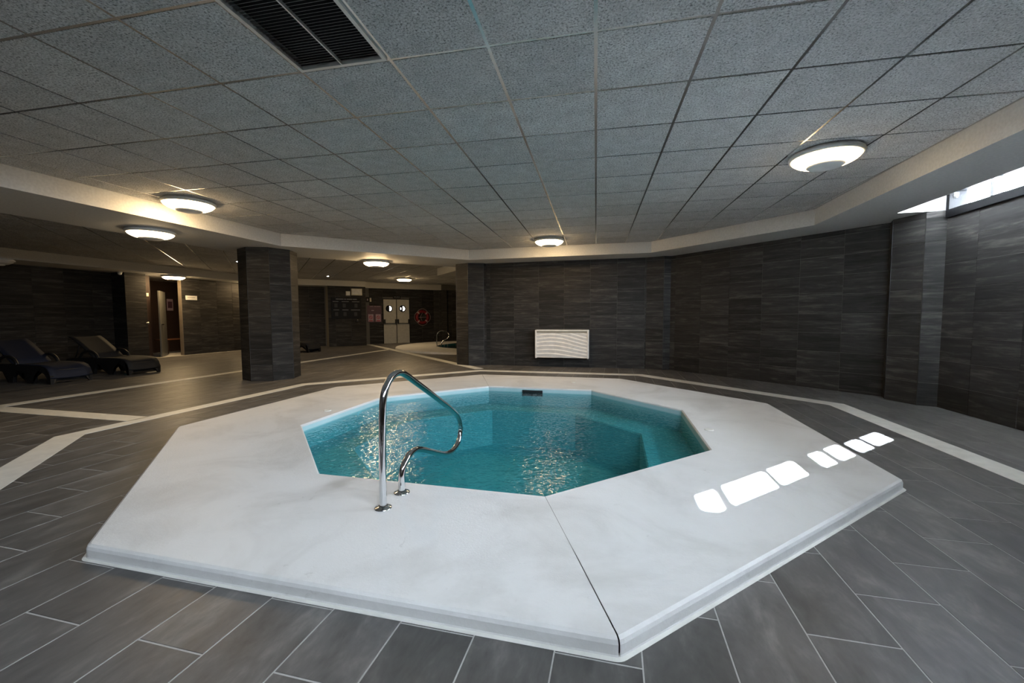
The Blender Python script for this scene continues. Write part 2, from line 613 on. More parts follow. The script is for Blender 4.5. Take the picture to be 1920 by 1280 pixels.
# ------------------------------------------------------------------ walls
def wall_frame(n_in, c, zdir=None):
    """frame of a wall whose face satisfies p.n_out = c; local x along the wall, local y up, local z into the room"""
    nin = Vector((n_in[0], n_in[1], 0)).normalized()
    x = Vector((0, 0, 1)).cross(nin)          # y(up) = z cross x
    return frame(-nin * c, x, nin)
def wall(name, F, s0, s1, z0=0.0, z1=Z_SLAB, thick=0.2, mat='grout_wall', holes=()):
    """box wall behind the tile plane, with rectangular holes (s0,s1,z0,z1)"""
    bm = bmesh.new()
    rects = [(s0, s1, z0, z1)]
    for h in holes:
        new = []
        for r in rects:
            if h[1] <= r[0] or h[0] >= r[1] or h[3] <= r[2] or h[2] >= r[3]:
                new.append(r); continue
            if h[0] > r[0]: new.append((r[0], h[0], r[2], r[3]))
            if h[1] < r[1]: new.append((h[1], r[1], r[2], r[3]))
            a0, a1 = max(r[0], h[0]), min(r[1], h[1])
            if h[2] > r[2]: new.append((a0, a1, r[2], h[2]))
            if h[3] < r[3]: new.append((a0, a1, h[3], r[3]))
        rects = new
    for r in rects:
        add_box(bm, (r[0], r[2], -thick), (r[1], r[3], -0.004))
    return struct(bm_obj(name, bm, mat, None, F))
def tile_wall(parent, F, s0, s1, z0, z1, joint_s=0.0, mat='wall_tile', joint_z=0.0, tw=0.6, th=0.3, joint=0.0032, name='wall_tile', skip=None):
    k = math.floor((s0 - joint_s) / tw)
    while joint_s + k * tw < s1 - 1e-4:
        a0, a1 = max(s0, joint_s + k * tw), min(s1, joint_s + (k + 1) * tw)
        k += 1
        if a1 - a0 < 0.02:
            continue
        r = math.floor((z0 - joint_z) / th)
        while joint_z + r * th < z1 - 1e-4:
            b0, b1 = max(z0, joint_z + r * th), min(z1, joint_z + (r + 1) * th)
            r += 1
            if b1 - b0 < 0.02 or (skip and skip((a0 + a1) / 2, (b0 + b1) / 2)):
                continue
            me = rect_tile_mesh(a1 - a0, b1 - b0, mat, joint, 0.0055, 0.0012)
            mesh_obj(name, me, None, parent, F @ T((a0 + a1) / 2, (b0 + b1) / 2, 0))

# local s of wall_frame: x = up cross n_in.  For the back wall (n_in = -y): x = (1,0)
F_back = wall_frame((0, -1), 5.25)
wb = wall('wall_back', F_back, -2.3, 2.3)
tile_wall(wb, F_back, -2.15, 2.25, 0, Z_SOF, 0.05)
F_br = wall_frame((-R2, -R2), 5.33)           # x = (R2,-R2): s = (x-y)/sqrt2, the photo's joints lie at s = 0.57+0.6k-ish
wbr = wall('wall_back_right', F_br, -2.3, 2.3)
tile_wall(wbr, F_br, -2.2, 2.2, 0, Z_SOF, -0.05)
F_r = wall_frame((-1, 0), 5.20)               # x = (0,-1): s = -y
WIN_Z0, WIN_Z1 = 2.40, 2.70
wr = wall('wall_right', F_r, -2.3, 2.5, holes=[(-1.90, 1.80, WIN_Z0, WIN_Z1)])
tile_wall(wr, F_r, -2.05, 2.4, 0, 2.4, -1.46)
# plaster band beside the window
box_obj('plaster_band', (-2.3, 2.401, -0.02), (-1.90, Z_SLAB, 0.001), 'paint', wr, F_r)
box_obj('plaster_band', (1.80, 2.401, -0.02), (2.5, Z_SLAB, 0.001), 'paint', wr, F_r)
box_obj('plaster_band', (-1.90, WIN_Z1, -0.02), (1.80, Z_SLAB, 0.001), 'paint', wr, F_r)
# front-right wall with the strip window the sun comes through
F_fr = wall_frame((-R2, R2), 5.30)            # x = up cross n_in = (-R2,-R2): s = -(x+y)/sqrt2
DS = 2.90
panes = [(-0.07, 0.11), (0.20, 0.69), (0.75, 1.09), (1.35, 1.53), (1.62, 1.85), (2.14, 2.41), (2.48, 2.86)]
panes = [(-(b_ - DS), -(a - DS)) for a, b_ in panes]
wfr = wall('wall_front_right', F_fr, -2.4, 3.45, mat='wall_dark', holes=[(-0.05, 3.25, 2.42, 2.725)])
F_f = wall_frame((0, 1), 6.30)
wall('wall_front', F_f, -2.0, 6.5, mat='wall_dark')
F_fl = wall_frame((R2, R2), 5.70)
wall('wall_front_left', F_fl, -4.2, 2.2, mat='wall_dark')
# lounge side
F_lf = wall_frame((0, 1), 3.40)
wall('wall_lounge_front', F_lf, 4.6, 12.7, mat='wall_dark')
F_l = wall_frame((1, 0), 12.60)               # x = (0,1): s = y
wl = wall('wall_left', F_l, -3.5, 4.4)
tile_wall(wl, F_l, -1.0, 4.3, 0, Z_SOF, 0.2)
F_l2 = wall_frame((1, 0), 12.20)
wl2 = wall('wall_left_lit', F_l2, 5.88, 8.0, thick=0.12)
tile_wall(wl2, F_l2, 5.88, 8.0, 0, Z_SOF, 5.88)
box_obj('wall_end_trim', (5.86, 0, -0.12), (5.88, Z_SOF, 0.003), 'jamb_brown', wl2, F_l2)
box_obj('wall_end_trim', (8.0, 0, -0.12), (8.01, Z_SOF, 0.003), 'jamb_brown', wl2, F_l2)
F_l3 = wall_frame((1, 0), 12.40)
wl3 = wall('wall_left_rear', F_l3, 7.5, 9.2)
tile_wall(wl3, F_l3, 7.6, 9.2, 0, Z_SOF, 7.6)
# changing-room recess behind the lit wall
wall('wall_recess_back', wall_frame((1, 0), 14.20), 4.0, 9.0, mat='wood_dark')
wall('wall_recess_side', wall_frame((0, 1), -4.79), 12.62, 14.3, mat='wood_dark')
wall('wall_recess_end', wall_frame((0, -1), 8.20), -14.3, -11.9, mat='wood_dark')
# far wall with the doors: face y - x = 21.16
F_d = wall_frame((R2, -R2), 14.962)           # x = up cross n_in = (R2,R2): s = (x+y)/sqrt2
wd = wall('wall_doors', F_d, -3.2, 6.4, holes=[(2.37, 3.59, -0.01, 2.03)])
tile_wall(wd, F_d, -1.3, 5.15, 0, Z_SOF, 1.77, skip=lambda s, z: (-0.02 < s < 1.48) or (2.35 < s < 3.61 and z < 2.03))
F_s = wall_frame((R2, -R2), 14.241)
bm = bmesh.new()
add_box(bm, (0.01, 0, -0.74), (1.475, Z_SLAB, -0.004))
wsn = struct(bm_obj('wall_sign_block', bm, 'grout_wall', None, F_s))
tile_wall(wsn, F_s, 0.005, 1.48, 0, Z_SOF, 0.28)
# wall behind the second pool
pA, pB = Vector((-7.25, 13.93, 0)), Vector((-3.6, 15.25, 0))
dAB = (pB - pA).normalized()
F_sp = frame(pA, dAB, dAB.cross(Vector((0, 0, 1))))
wsp = wall('wall_small_pool', F_sp, -0.3, 4.2)
tile_wall(wsp, F_sp, 0.0, 3.6, 0, Z_SOF, 0.3)
box_obj('pilaster', (0.42, 0, -0.02), (0.68, Z_SOF, 0.12), 'wall_tile', wsp, F_sp)
wall('wall_small_pool_side', wall_frame((-1, 0), -0.2), -16.3, -5.47, mat='wall_dark')
wall('wall_small_pool_rear', wall_frame((0, -1), 15.6), -4.6, 0.0, mat='wall_dark')

# ------------------------------------------------------------------ pillars
def pillar(cx, cy, label, rad=0.50, ks=range(8), zt=Z_SOF):
    p = thing('pillar', label, 'pillar', T(cx, cy, 0))
    bm = bmesh.new()
    rr = rad - 0.008
    prism(bm, [(rr * math.cos(PI / 4 * k), rr * math.sin(PI / 4 * k)) for k in range(8)], 0, zt)
    bm_obj('core', bm, 'grout_wall', p, T(cx, cy, 0))
    side = 2 * rad * math.sin(PI / 8); ap = rad * math.cos(PI / 8)
    for k in ks:
        a = PI / 8 + PI / 4 * k
        n_in = Vector((math.cos(a), math.sin(a), 0))
        F = frame(Vector((cx, cy, 0)) + n_in * ap, Vector((0, 0, 1)).cross(n_in), n_in)
        tile_wall(p, F, -side / 2, side / 2, 0, zt, -side / 2, tw=side, th=0.3, joint=0.004, name='cladding_tile')
        bm = bmesh.new()
        add_box(bm, (-0.004, 0, -0.004), (0.004, zt, 0.0015))
        bm_obj('corner_trim', bm, 'black_plastic', p, F @ T(side / 2, 0, -0.001))
    return p
PR = 5.86
pillar(-5.36, 2.31, 'free-standing octagonal dark tiled pillar left of the pool')
pillar(-2.24, 5.52, 'octagonal dark tiled pillar at the left end of the heater wall', ks=(3, 4, 5, 6, 7))
pillar(2.225, 5.60, 'octagonal dark tiled half pillar right of the white wall heater', rad=0.50, ks=(3, 4, 5, 6, 7))
pillar(5.39, 2.37, 'octagonal dark tiled half pillar below the end of the high window', rad=0.52, ks=(2, 3, 4, 5, 6))
# rectangular pilaster on the lounge's left wall
pl = thing('pilaster', 'grey tiled square pilaster beside the dark doorway on the far left', 'pillar', T(-12.35, 4.52, 0))
bm = bmesh.new(); add_box(bm, (-12.60, 4.255, 0), (-12.108, 4.785, Z_SOF)); bm_obj('core', bm, 'grout_wall', pl)
F = wall_frame((1, 0), 12.10)
tile_wall(pl, F, 4.25, 4.79, 0, Z_SOF, 4.25, tw=0.54, name='cladding_tile')
F = wall_frame((0, -1), -4.25 + 0.0)
F = frame((-12.35, 4.25, 0), (1, 0, 0), (0, -1, 0))
tile_wall(pl, F, -0.25, 0.25, 0, Z_SOF, -0.25, tw=0.5, name='cladding_tile')
F = frame((-12.35, 4.79, 0), (-1, 0, 0), (0, 1, 0))
tile_wall(pl, F, -0.25, 0.25, 0, Z_SOF, -0.25, tw=0.5, name='cladding_tile')

# ------------------------------------------------------------------ ceiling
bm = bmesh.new()
prism(bm, [(5.4, 16.6), (-15, 16.6), (-15, -6.7), (1.08, -6.7), (5.4, -2.378)], Z_SLAB, 3.05)
ceiling = struct(bm_obj('ceiling', bm, 'paint'))
# dropped soffit ring around the recessed octagon
INS = [3.98, 4.57, 4.55, 4.66, 4.68, 4.60, 4.60, 4.57]
OUT = [4.69, 6.0, 6.0, 6.05, 6.12, 6.3, 6.9, 4.82]
vi, vo = octa(INS), octa(OUT)
bm = bmesh.new()
def vring(pts, z):
    return [bm.verts.new((x, y, z)) for x, y in pts]
i0, i1, o0, o1 = vring(vi, Z_SOF), vring(vi, Z_SLAB), vring(vo, Z_SOF), vring(vo, Z_SLAB)
for k in range(8):
    j = (k + 1) % 8
    bm.faces.new((i0[k], i0[j], o0[j], o0[k]))
    bm.faces.new((i0[k], i1[k], i1[j], i0[j]))
    bm.faces.new((o0[k], o0[j], o1[j], o1[k]))
bm_obj('soffit', bm, 'paint', ceiling)
# end cheeks of the window wells
box_obj('window_well_cheek', (4.691, 1.96, Z_SOF), (5.35, 3.79, Z_SLAB), 'paint', ceiling)
box_obj('window_well_cheek', (4.691, -2.1, Z_SOF), (5.35, -1.96, Z_SLAB), 'paint', ceiling)
# soffit along the lounge's left side and in front of the doors
bm = bmesh.new()
prism(bm, [(-14.4, -3.5), (-11.5, -3.5), (-11.5, 8.60), (-10.1, 10.0), (-9.0, 11.10), (-9.42, 11.52), (-5.9, 15.04), (-5.0, 15.8), (-14.4, 15.8)], Z_SOF, Z_SLAB)
bm_obj('soffit', bm, 'paint', ceiling)
bm = bmesh.new()
prism(bm, [(-2.40, 5.70), (-1.6, 6.0), (-1.6, 8.2), (-3.9, 7.95), (-4.20, 7.66)], Z_SOF, Z_SLAB)
bm_obj('beam', bm, 'paint', ceiling)

# recessed suspended ceiling: grid turned 2.4 degrees against the pool
GA = math.radians(2.4)
GO = Vector((1.0766, -2.0777))
gx, gy = Vector((math.cos(GA), math.sin(GA))), Vector((-math.sin(GA), math.cos(GA)))
HP = [(math.cos(math.radians(45 * k)), math.sin(math.radians(45 * k)), INS[k]) for k in range(8)]
GRILLE = {(-3, -1), (-3, -2)}
TB = 0.024
GM = RZ(GA)
for i in range(-12, 8):
    for j in range(-6, 14):
        if (i, j) in GRILLE:
            continue
        cen = GO + gx * (0.6 * (i + 0.5)) + gy * (0.6 * (j + 0.5))
        h = 0.3 - 0.010
        poly = [(-h, -h), (h, -h), (h, h), (-h, h)]
        full = True
        for nx, ny, c in HP:
            lnx, lny = nx * gx.x + ny * gx.y, nx * gy.x + ny * gy.y
            lc = c - nx * cen.x - ny * cen.y
            p2 = clip(poly, lnx, lny, lc) if poly else []
            if len(p2) != len(poly) or any(abs(a[0] - b_[0]) + abs(a[1] - b_[1]) > 1e-6 for a, b_ in zip(poly, p2)):
                full = False
            poly = p2
            if len(poly) < 3:
                break
        if len(poly) < 3 or area(poly) < 0.004:
            continue
        # local frame facing down: x -> gx, y -> -gy, z -> -Z
        M = T(cen.x, cen.y, Z_CEIL) @ GM @ Matrix.Rotation(PI, 4, 'X')
        if full:
            me = rect_tile_mesh(0.6, 0.6, 'ceiling_tile', 0.020, 0.014, 0.001)
        else:
            bm = bmesh.new()
            tile_geom(bm, [(x, -y) for x, y in poly][::-1], 0.0, 0.012, 0.0005)
            me = bpy.data.meshes.new('ceiling_tile'); bm.to_mesh(me); bm.free()
            me.materials.append(MATS['ceiling_tile'])
        mesh_obj('ceiling_tile', me, None, ceiling, M)
def clip_line(p, d):
    t0, t1 = -50.0, 50.0
    for nx, ny, c in HP:
        den = nx * d.x + ny * d.y; num = c - nx * p.x - ny * p.y
        if abs(den) < 1e-9:
            if num < 0: return None
            continue
        t = num / den
        if den > 0: t1 = min(t1, t)
        else: t0 = max(t0, t)
    return (t0, t1) if t1 - t0 > 0.05 else None
for axis in (0, 1):
    for i in range(-14, 16):
        p = GO + (gx if axis == 0 else gy) * 0.6 * i
        d = gy if axis == 0 else gx
        tt = clip_line(p, d)
        if not tt:
            continue
        mid = p + d * (tt[0] + tt[1]) / 2
        L = (tt[1] - tt[0]) / 2
        bm = bmesh.new()
        z0 = Z_CEIL + (0.0020 if axis == 0 else 0.0024)
        add_box(bm, (-L, -TB / 2, 0), (L, TB / 2, 0.006))
        bm_obj('grid_bar', bm, 'grid_metal', ceiling, T(mid.x, mid.y, z0) @ RZ(math.atan2(d.y, d.x)))
# wall angle around the recess
bm = bmesh.new()
ve = octa([a - 0.022 for a in INS])
ia, ib = [bm.verts.new((x, y, Z_CEIL - 0.001)) for x, y in vi], [bm.verts.new((x, y, Z_CEIL - 0.001)) for x, y in ve]
for k in range(8):
    bm.faces.new((ia[k], ia[(k + 1) % 8], ib[(k + 1) % 8], ib[k]))
bm_obj('edge_angle', bm, 'grid_metal', ceiling)
# ceiling over the lounge and the second pool: same tiles, grid turned 45 degrees
bt, bb = bmesh.new(), bmesh.new()
def lounge_ok(x, y):
    if inside_oct(x, y, [a - 0.25 for a in OUT]):
        return False
    return -11.6 < x < -0.6 and -3.6 < y < 15.4 and (y - x) < 20.6 and not (x > -6.0 and y < 2.3) and not (y < 5.4 and x > -3.0)
RA = Matrix.Rotation(PI / 4, 4, 'Z')
used_i, used_j = {}, {}
for i in range(-20, 30):
    for j in range(-10, 40):
        c = RA @ Vector((0.6 * (i + 0.5), 0.6 * (j + 0.5), 0))
        if not lounge_ok(c.x, c.y):
            continue
        M = T(c.x, c.y, Z_CEIL) @ RA @ Matrix.Rotation(PI, 4, 'X')
        tile_geom(bt, [(-0.290, -0.290), (0.290, -0.290), (0.290, 0.290), (-0.290, 0.290)], 0, 0.012, 0.001, M)
        for dd, u in ((used_i, i), (used_i, i + 1)):
            dd.setdefault(u, []).append(j)
        for u in (j, j + 1):
            used_j.setdefault(u, []).append(i)
for i, js in used_i.items():
    add_box(bb, (0.6 * i - TB / 2, 0.6 * min(js), Z_CEIL + 0.0020), (0.6 * i + TB / 2, 0.6 * (max(js) + 1), Z_CEIL + 0.011), RA)
for j, is_ in used_j.items():
    add_box(bb, (0.6 * min(is_), 0.6 * j - TB / 2, Z_CEIL + 0.0024), (0.6 * (max(is_) + 1), 0.6 * j + TB / 2, Z_CEIL + 0.011), RA)
o = bm_obj('lounge_ceiling_tiles', bt, 'ceiling_tile', ceiling); o['kind'] = 'stuff'
o = bm_obj('lounge_grid_bars', bb, 'grid_metal', ceiling); o['kind'] = 'stuff'

# ------------------------------------------------------------------ windows
def window(name, F, s0, s1, z0, z1, mull, frame_mat, fw=0.095):
    w = bpy.data.objects.new(name, None)
    link(w, None, F); struct(w)
    def bar(nm, a0, a1, b0, b1, d0=-0.13, d1=0.045, mat=frame_mat):
        return box_obj(nm, (a0, b0, d0), (a1, b1, d1), mat, w, F, 0.003)
    bar('frame_rail', s0, s1, z0, z0 + fw)
    bar('frame_rail', s0, s1, z1 - 0.02, z1, d1=-0.02)
    bar('frame_stile', s0, s0 + fw * 0.5, z0 + fw, z1 - 0.02)
    bar('frame_stile', s1 - fw * 0.5, s1, z0 + fw, z1 - 0.02)
    xs = [s0 + fw * 0.5] + list(mull) + [s1 - fw * 0.5]
    for q in mull:
        bar('mullion', q - 0.02, q + 0.02, z0 + fw, z1 - 0.02, -0.10, 0.0, 'mullion_grey')
    for a, b_ in zip(xs, xs[1:]):
        box_obj('pane', (a, z0 + fw - 0.005, -0.075), (b_, z1 - 0.015, -0.070), 'window_glass', w, F)
    return w
w1 = window('window_1', F_r, -1.895, 1.795, WIN_Z0 - 0.03, WIN_Z1, [-1.32, -0.72, -0.12, 0.48, 1.08], 'black_frame')
# latch on the window frame
bm = bmesh.new()
add_box(bm, (-1.80, 2.60, 0.0), (-1.765, 2.645, 0.05)); add_box(bm, (-1.79, 2.575, 0.03), (-1.735, 2.60, 0.05))
bm_obj('latch', bm, 'black_plastic', w1, F_r)
w2 = bpy.data.objects.new('window_2', None); link(w2, None, F_fr); struct(w2)
edges = sorted(panes)
for (a, b_), (c, d) in zip([(None, -0.05)] + edges, edges + [(3.25, None)]):
    box_obj('mullion', (b_, 2.42, -0.035), (c, 2.725, -0.012), 'black_frame', w2, F_fr)
for a, b_ in panes:
    box_obj('pane', (a, 2.42, -0.026), (b_, 2.725, -0.022), 'window_glass', w2, F_fr)
# sky portals: guide sampling of the daylight through the two windows
def portal(F, s0, s1, z0, z1, depth=-0.22):
    ld = bpy.data.lights.new('window_portal', 'AREA')
    ld.shape = 'RECTANGLE'; ld.size = s1 - s0; ld.size_y = z1 - z0
    ld.cycles.is_portal = True
    lo = bpy.data.objects.new('window_portal', ld)
    link(lo, None, F @ T((s0 + s1) / 2, (z0 + z1) / 2, depth) @ Matrix.Rotation(PI, 4, 'X'))
portal(F_r, -1.9, 1.8, WIN_Z0, WIN_Z1)
portal(F_fr, -0.05, 3.25, 2.42, 2.725)

# ------------------------------------------------------------------ main pool
def rounded_oct(aps, r, nseg=4):
    """octagon with rounded corners as a flat list, (nseg+1) points per corner, corner k at 22.5+45k degrees"""
    res = []
    ri = r
    cen = octa([a - ri for a in aps])
    for k in range(8):
        ang = math.radians(22.5 + 45 * k)
        cx, cy = cen[k]
        for q in range(nseg + 1):
            a = ang - PI / 8 + (PI / 4) * q / nseg
            res.append((cx + ri * math.cos(a), cy + ri * math.sin(a)))
    return res
pool = thing('spa_pool', 'raised white octagonal pool deck around the large turquoise pool', 'pool', T(0, 0, 0))
# side distances from the centre, sides facing 0, 45, ... 315 degrees
DECK_S = [3.09, 3.14, 3.13, 3.12, 3.14, 3.075, 3.04, 3.01]
def off(aps, d):
    return [a + d for a in aps]
def deck_half(k0, gap_sign):
    """half of the deck ring between corner k0 and corner k0+4"""
    NS = 4
    prof = [(off(DECK_S, 0.004), 0.0), (DECK_S, 0.012), (DECK_S, DECK_H - 0.022), (off(DECK_S, -0.005), DECK_H - 0.008), (off(DECK_S, -0.018), DECK_H), ([(a + b_) / 2 for a, b_ in zip(DECK_S, POOL_S)], DECK_H + 0.002), (off(POOL_S, 0.012), DECK_H), (POOL_S, DECK_H - 0.010), (POOL_S, DECK_H - 0.025)]
    bm = bmesh.new()
    rings = []
    for ap, z in prof:
        pts = rounded_oct(ap, 0.055 if ap[0] > 2.9 else 0.006, NS)
        n = len(pts)
        mid = NS // 2
        start = k0 * (NS + 1) + mid
        seq = [pts[(start + q) % n] for q in range(4 * (NS + 1) + 1)]
        d = Vector((math.cos(math.radians(22.5 + 45 * k0)), math.sin(math.radians(22.5 + 45 * k0))))
        nrm = Vector((-d.y, d.x)) * 0.0028
        seq[0] = (seq[0][0] + nrm.x, seq[0][1] + nrm.y)
        seq[-1] = (seq[-1][0] + nrm.x, seq[-1][1] + nrm.y)
        rings.append([bm.verts.new((x, y, z)) for x, y in seq])
    for a, b_ in zip(rings, rings[1:]):
        for q in range(len(a) - 1):
            bm.faces.new((a[q], a[q + 1], b_[q + 1], b_[q]))
    o = bm_obj('deck_slab', bm, 'deck_paint', pool, smooth=False)
    return o
deck_half(2, 1)      # corner at 112.5 deg ... 292.5 deg (left half)
deck_half(6, 1)      # right half
# joint filler under the seam
for kc in (2, 6):
    bm = bmesh.new()
    ci, co = Vector(octa(POOL_S)[kc]), Vector(octa(DECK_S)[kc])
    add_box(bm, (0.004, -0.016, 0.0), ((co - ci).length - 0.10, 0.016, DECK_H - 0.005), T(ci.x, ci.y, 0) @ RZ(math.atan2((co - ci).y, (co - ci).x)))
    bm_obj('joint_filler', bm, 'seam_dark', pool)
# grout fillet where the deck meets the tiles
bm = bmesh.new()
pa, pb = rounded_oct(off(DECK_S, 0.016), 0.06), rounded_oct(off(DECK_S, -0.01), 0.05)
ra = [bm.verts.new((x, y, 0.0015)) for x, y in pa]; rb = [bm.verts.new((x, y, 0.010)) for x, y in pb]
for q in range(len(ra)):
    bm.faces.new((ra[q], ra[(q + 1) % len(ra)], rb[(q + 1) % len(ra)], rb[q]))
bm_obj('grout_fillet', bm, 'stripe_tile', pool)
# shell: wall, bench, riser, floor
BENCH_S, BENCH_Z, FLOOR_Z = off(POOL_S, -0.475), -0.20, -0.72
def ring_mesh(name, prof, mat):
    bm = bmesh.new()
    rings = []
    for ap, z in prof:
        rings.append([bm.verts.new((x, y, z)) for x, y in octa(ap)])
    for a, b_ in zip(rings, rings[1:]):
        for k in range(8):
            bm.faces.new((a[k], a[(k + 1) % 8], b_[(k + 1) % 8], b_[k]))
    return bm_obj(name, bm, mat, pool)
ring_mesh('basin_rim', [(POOL_S, DECK_H - 0.025), (POOL_S, -0.012)], 'shell_wall')
ring_mesh('basin_wall', [(POOL_S, -0.012), (POOL_S, BENCH_Z - 0.01)], 'shell_bench')
ring_mesh('bench', [(off(POOL_S, 0.01), BENCH_Z), (off(BENCH_S, 0.015), BENCH_Z), (BENCH_S, BENCH_Z - 0.015), (BENCH_S, FLOOR_Z)], 'shell_bench')
bm = bmesh.new()
bm.faces.new([bm.verts.new((x, y, FLOOR_Z)) for x, y in octa(off(BENCH_S, 0.02))])
bm_obj('basin_floor', bm, 'shell_floor', pool)
# skimmer mouth in the far wall
box_obj('skimmer_mouth', (-0.20, POOL_S[2] - 0.012, -0.06), (0.12, POOL_S[2] + 0.03, 0.03), 'black_plastic', pool)
for ax, ay in ((2.09, -0.15), (-2.11, -0.25), (0.53, 2.52)):
    bm = bmesh.new()
    lathe(bm, [(0.0, 0.006), (0.022, 0.007), (0.03, 0.004), (0.034, 0.010), (0.040, 0.009), (0.043, 0.0)], 20)
    bm_obj('deck_inlet', bm, 'stripe_tile', pool, T(ax, ay, DECK_H + 0.001), True)
for ax, ay in ((1.0, 1.1), (-0.9, 1.2)):
    bm = bmesh.new()
    lathe(bm, [(0.0, 0.02), (0.03, 0.02), (0.05, 0.0)], 16)
    bm_obj('floor_inlet', bm, 'white_plastic', pool, T(ax, ay, FLOOR_Z))
bm = bmesh.new()
bm.faces.new([bm.verts.new((x, y, WATER_Z)) for x, y in octa(off(POOL_S, -0.001))])
tag(bm_obj('pool_water', bm, 'water'), 'rippled turquoise water in the large octagonal pool', 'water')

# stainless handrail (two feet on the deck, loop over the water)
hr = thing('handrail', 'bent stainless steel handrail on the front edge of the large pool', 'handrail', T(-0.10, -2.35, DECK_H))
pts = [(-2.352, DECK_H), (-2.350, 0.25), (-2.345, 0.45), (-2.336, 0.62), (-2.325, 0.70), (-2.295, 0.765), (-2.240, 0.812), (-2.160, 0.832), (-2.070, 0.812), (-1.930, 0.742), (-1.740, 0.645), (-1.540, 0.540), (-1.340, 0.435), (-1.180, 0.335), (-1.115, 0.245), (-1.118, 0.165), (-1.180, 0.098), (-1.300, 0.072), (-1.440, 0.092), (-1.600, 0.152), (-1.760, 0.220), (-1.880, 0.268), (-1.960, 0.285), (-2.040, 0.275), (-2.100, 0.240), (-2.128, 0.190), (-2.135, 0.13), (-2.135, DECK_H)]
bm = bmesh.new()
tube(bm, smooth_path([(-0.10, y, z) for y, z in pts], 5), 0.0205, 16)
bm_obj('rail_tube', bm, 'chrome', hr, None, True)
for y in (-2.352, -2.135):
    bm = bmesh.new()
    lathe(bm, [(0.0, 0.014), (0.026, 0.016), (0.03, 0.012), (0.046, 0.008), (0.05, 0.003), (0.05, 0.0)], 28)
    bm_obj('flange', bm, 'chrome', hr, T(-0.10, y, DECK_H + 0.001), True)

# ------------------------------------------------------------------ second pool behind
p2 = thing('round_pool', 'round white raised pool deck far back near the doors', 'pool', T(C2[0], C2[1], 0))
bm = bmesh.new()
lathe(bm, [(R2O, 0.0), (R2O, DECK_H - 0.015), (R2O - 0.015, DECK_H), (R2I, DECK_H), (R2I, -0.05)], 64)
bm_obj('deck_ring', bm, 'deck_paint', p2, T(C2[0], C2[1], 0))
bm = bmesh.new()
lathe(bm, [(R2I, DECK_H - 0.02), (R2I, -0.7), (0.0, -0.7)], 48)
bm_obj('basin', bm, 'shell_floor', p2, T(C2[0], C2[1], 0))
bm = bmesh.new()
bm.faces.new([bm.verts.new((C2[0] + (R2I - 0.001) * math.cos(2 * PI * k / 48), C2[1] + (R2I - 0.001) * math.sin(2 * PI * k / 48), 0.0)) for k in range(48)])
tag(bm_obj('pool_water', bm, 'water_dark'), 'dark green water in the round pool far back', 'water')
h2 = thing('handrail', 'small chrome handrail on the round pool far back', 'handrail', T(-5.30, 9.93, DECK_H))
bm = bmesh.new()
q0 = Vector((-5.32, 10.02, 0)); dq = Vector((0.80, 0.60, 0))
tube(bm, smooth_path([q0 + dq * s + Vector((0, 0, z)) for s, z in ((0, DECK_H), (0, 0.30), (0.01, 0.48), (0.07, 0.60), (0.20, 0.66), (0.40, 0.62), (0.48, 0.52), (0.44, 0.38), (0.30, 0.30), (0.20, 0.22), (0.17, DECK_H))], 4), 0.022, 10)
bm_obj('rail_tube', bm, 'chrome', h2, None, True)

# ------------------------------------------------------------------ ceiling lamps
def lamp(x, y, ztop, label, glow='lamp_glow', rad=0.29):
    t = thing('ceiling_lamp', label, 'ceiling lamp', T(x, y, ztop), 'round bowl lamps under the ceiling')
    k = rad / 0.29
    bm = bmesh.new()
    lathe(bm, [(0.0, 0.0), (0.27 * k, 0.0), (0.272 * k, -0.012), (00.290 * k, -0.016), (0.297 * k, -0.034), (0.29 * k, -0.052), (0.276 * k, -0.056), (0.262 * k, -0.05)], 40)
    bm_obj('rim', bm, 'white_plastic', t, T(x, y, ztop), True)
    bm = bmesh.new()
    lathe(bm, [(0.274 * k, -0.053), (0.262 * k, -0.072), (0.235 * k, -0.092), (0.195 * k, -0.110), (0.14 * k, -0.124), (0.11 * k, -0.128)], 40)
    df = bm_obj('diffuser', bm, glow, t, T(x, y, ztop), True)
    bm = bmesh.new()
    lathe(bm, [(0.147 * k, -0.120), (0.150 * k, -0.126), (0.135 * k, -0.136), (0.08 * k, -0.143), (0.0, -0.145)], 32)
    bm_obj('cap', bm, 'lamp_cap', df, T(x, y, ztop), True)
    return t
lamp(-4.20, -0.13, Z_CEIL, 'glowing bowl lamp under the tiled ceiling beside the left white edge band')
lamp(3.10, 0.13, Z_CEIL, 'large bowl lamp under the tiled ceiling near the high window', 'lamp_glow_soft')
lamp(-0.07, 3.74, Z_CEIL, 'glowing bowl lamp under the tiled ceiling above the white heater')
lamp(-5.45, 0.28, Z_SOF, 'bowl lamp on the white soffit to the left of the pillar', 'lamp_glow_soft')
lamp(-4.15, 4.15, Z_SOF, 'glowing bowl lamp on the white soffit between the two pillars', 'lamp_glow_strong')
lamp(-11.79, 5.36, Z_SOF, 'glowing bowl lamp over the dark doorway at the far left', 'lamp_glow_strong')
lamp(-11.72, 8.05, Z_SOF, 'bowl lamp hidden behind the free-standing pillar, lighting the far left wall')
lamp(-6.77, 10.30, Z_CEIL, 'glowing bowl lamp hanging far back in front of the doors')
lamp(-11.75, 1.60, Z_SOF, 'unlit bowl lamp cut by the left picture edge', 'white_plastic')
def downlight(x, y, z, label):
    t = thing('downlight', label, 'spotlight', T(x, y, z), 'small recessed spotlights')
    bm = bmesh.new(); lathe(bm, [(0.034, 0.0), (0.055, -0.004), (0.055, -0.012), (0.034, -0.012)], 20)
    bm_obj('ring', bm, 'frame_alu', t, T(x, y, z), True)
    bm = bmesh.new(); lathe(bm, [(0.034, -0.008), (0.02, -0.02), (0.0, -0.024)], 16)
    bm_obj('bulb', bm, 'spot_cool', t, T(x, y, z), True)
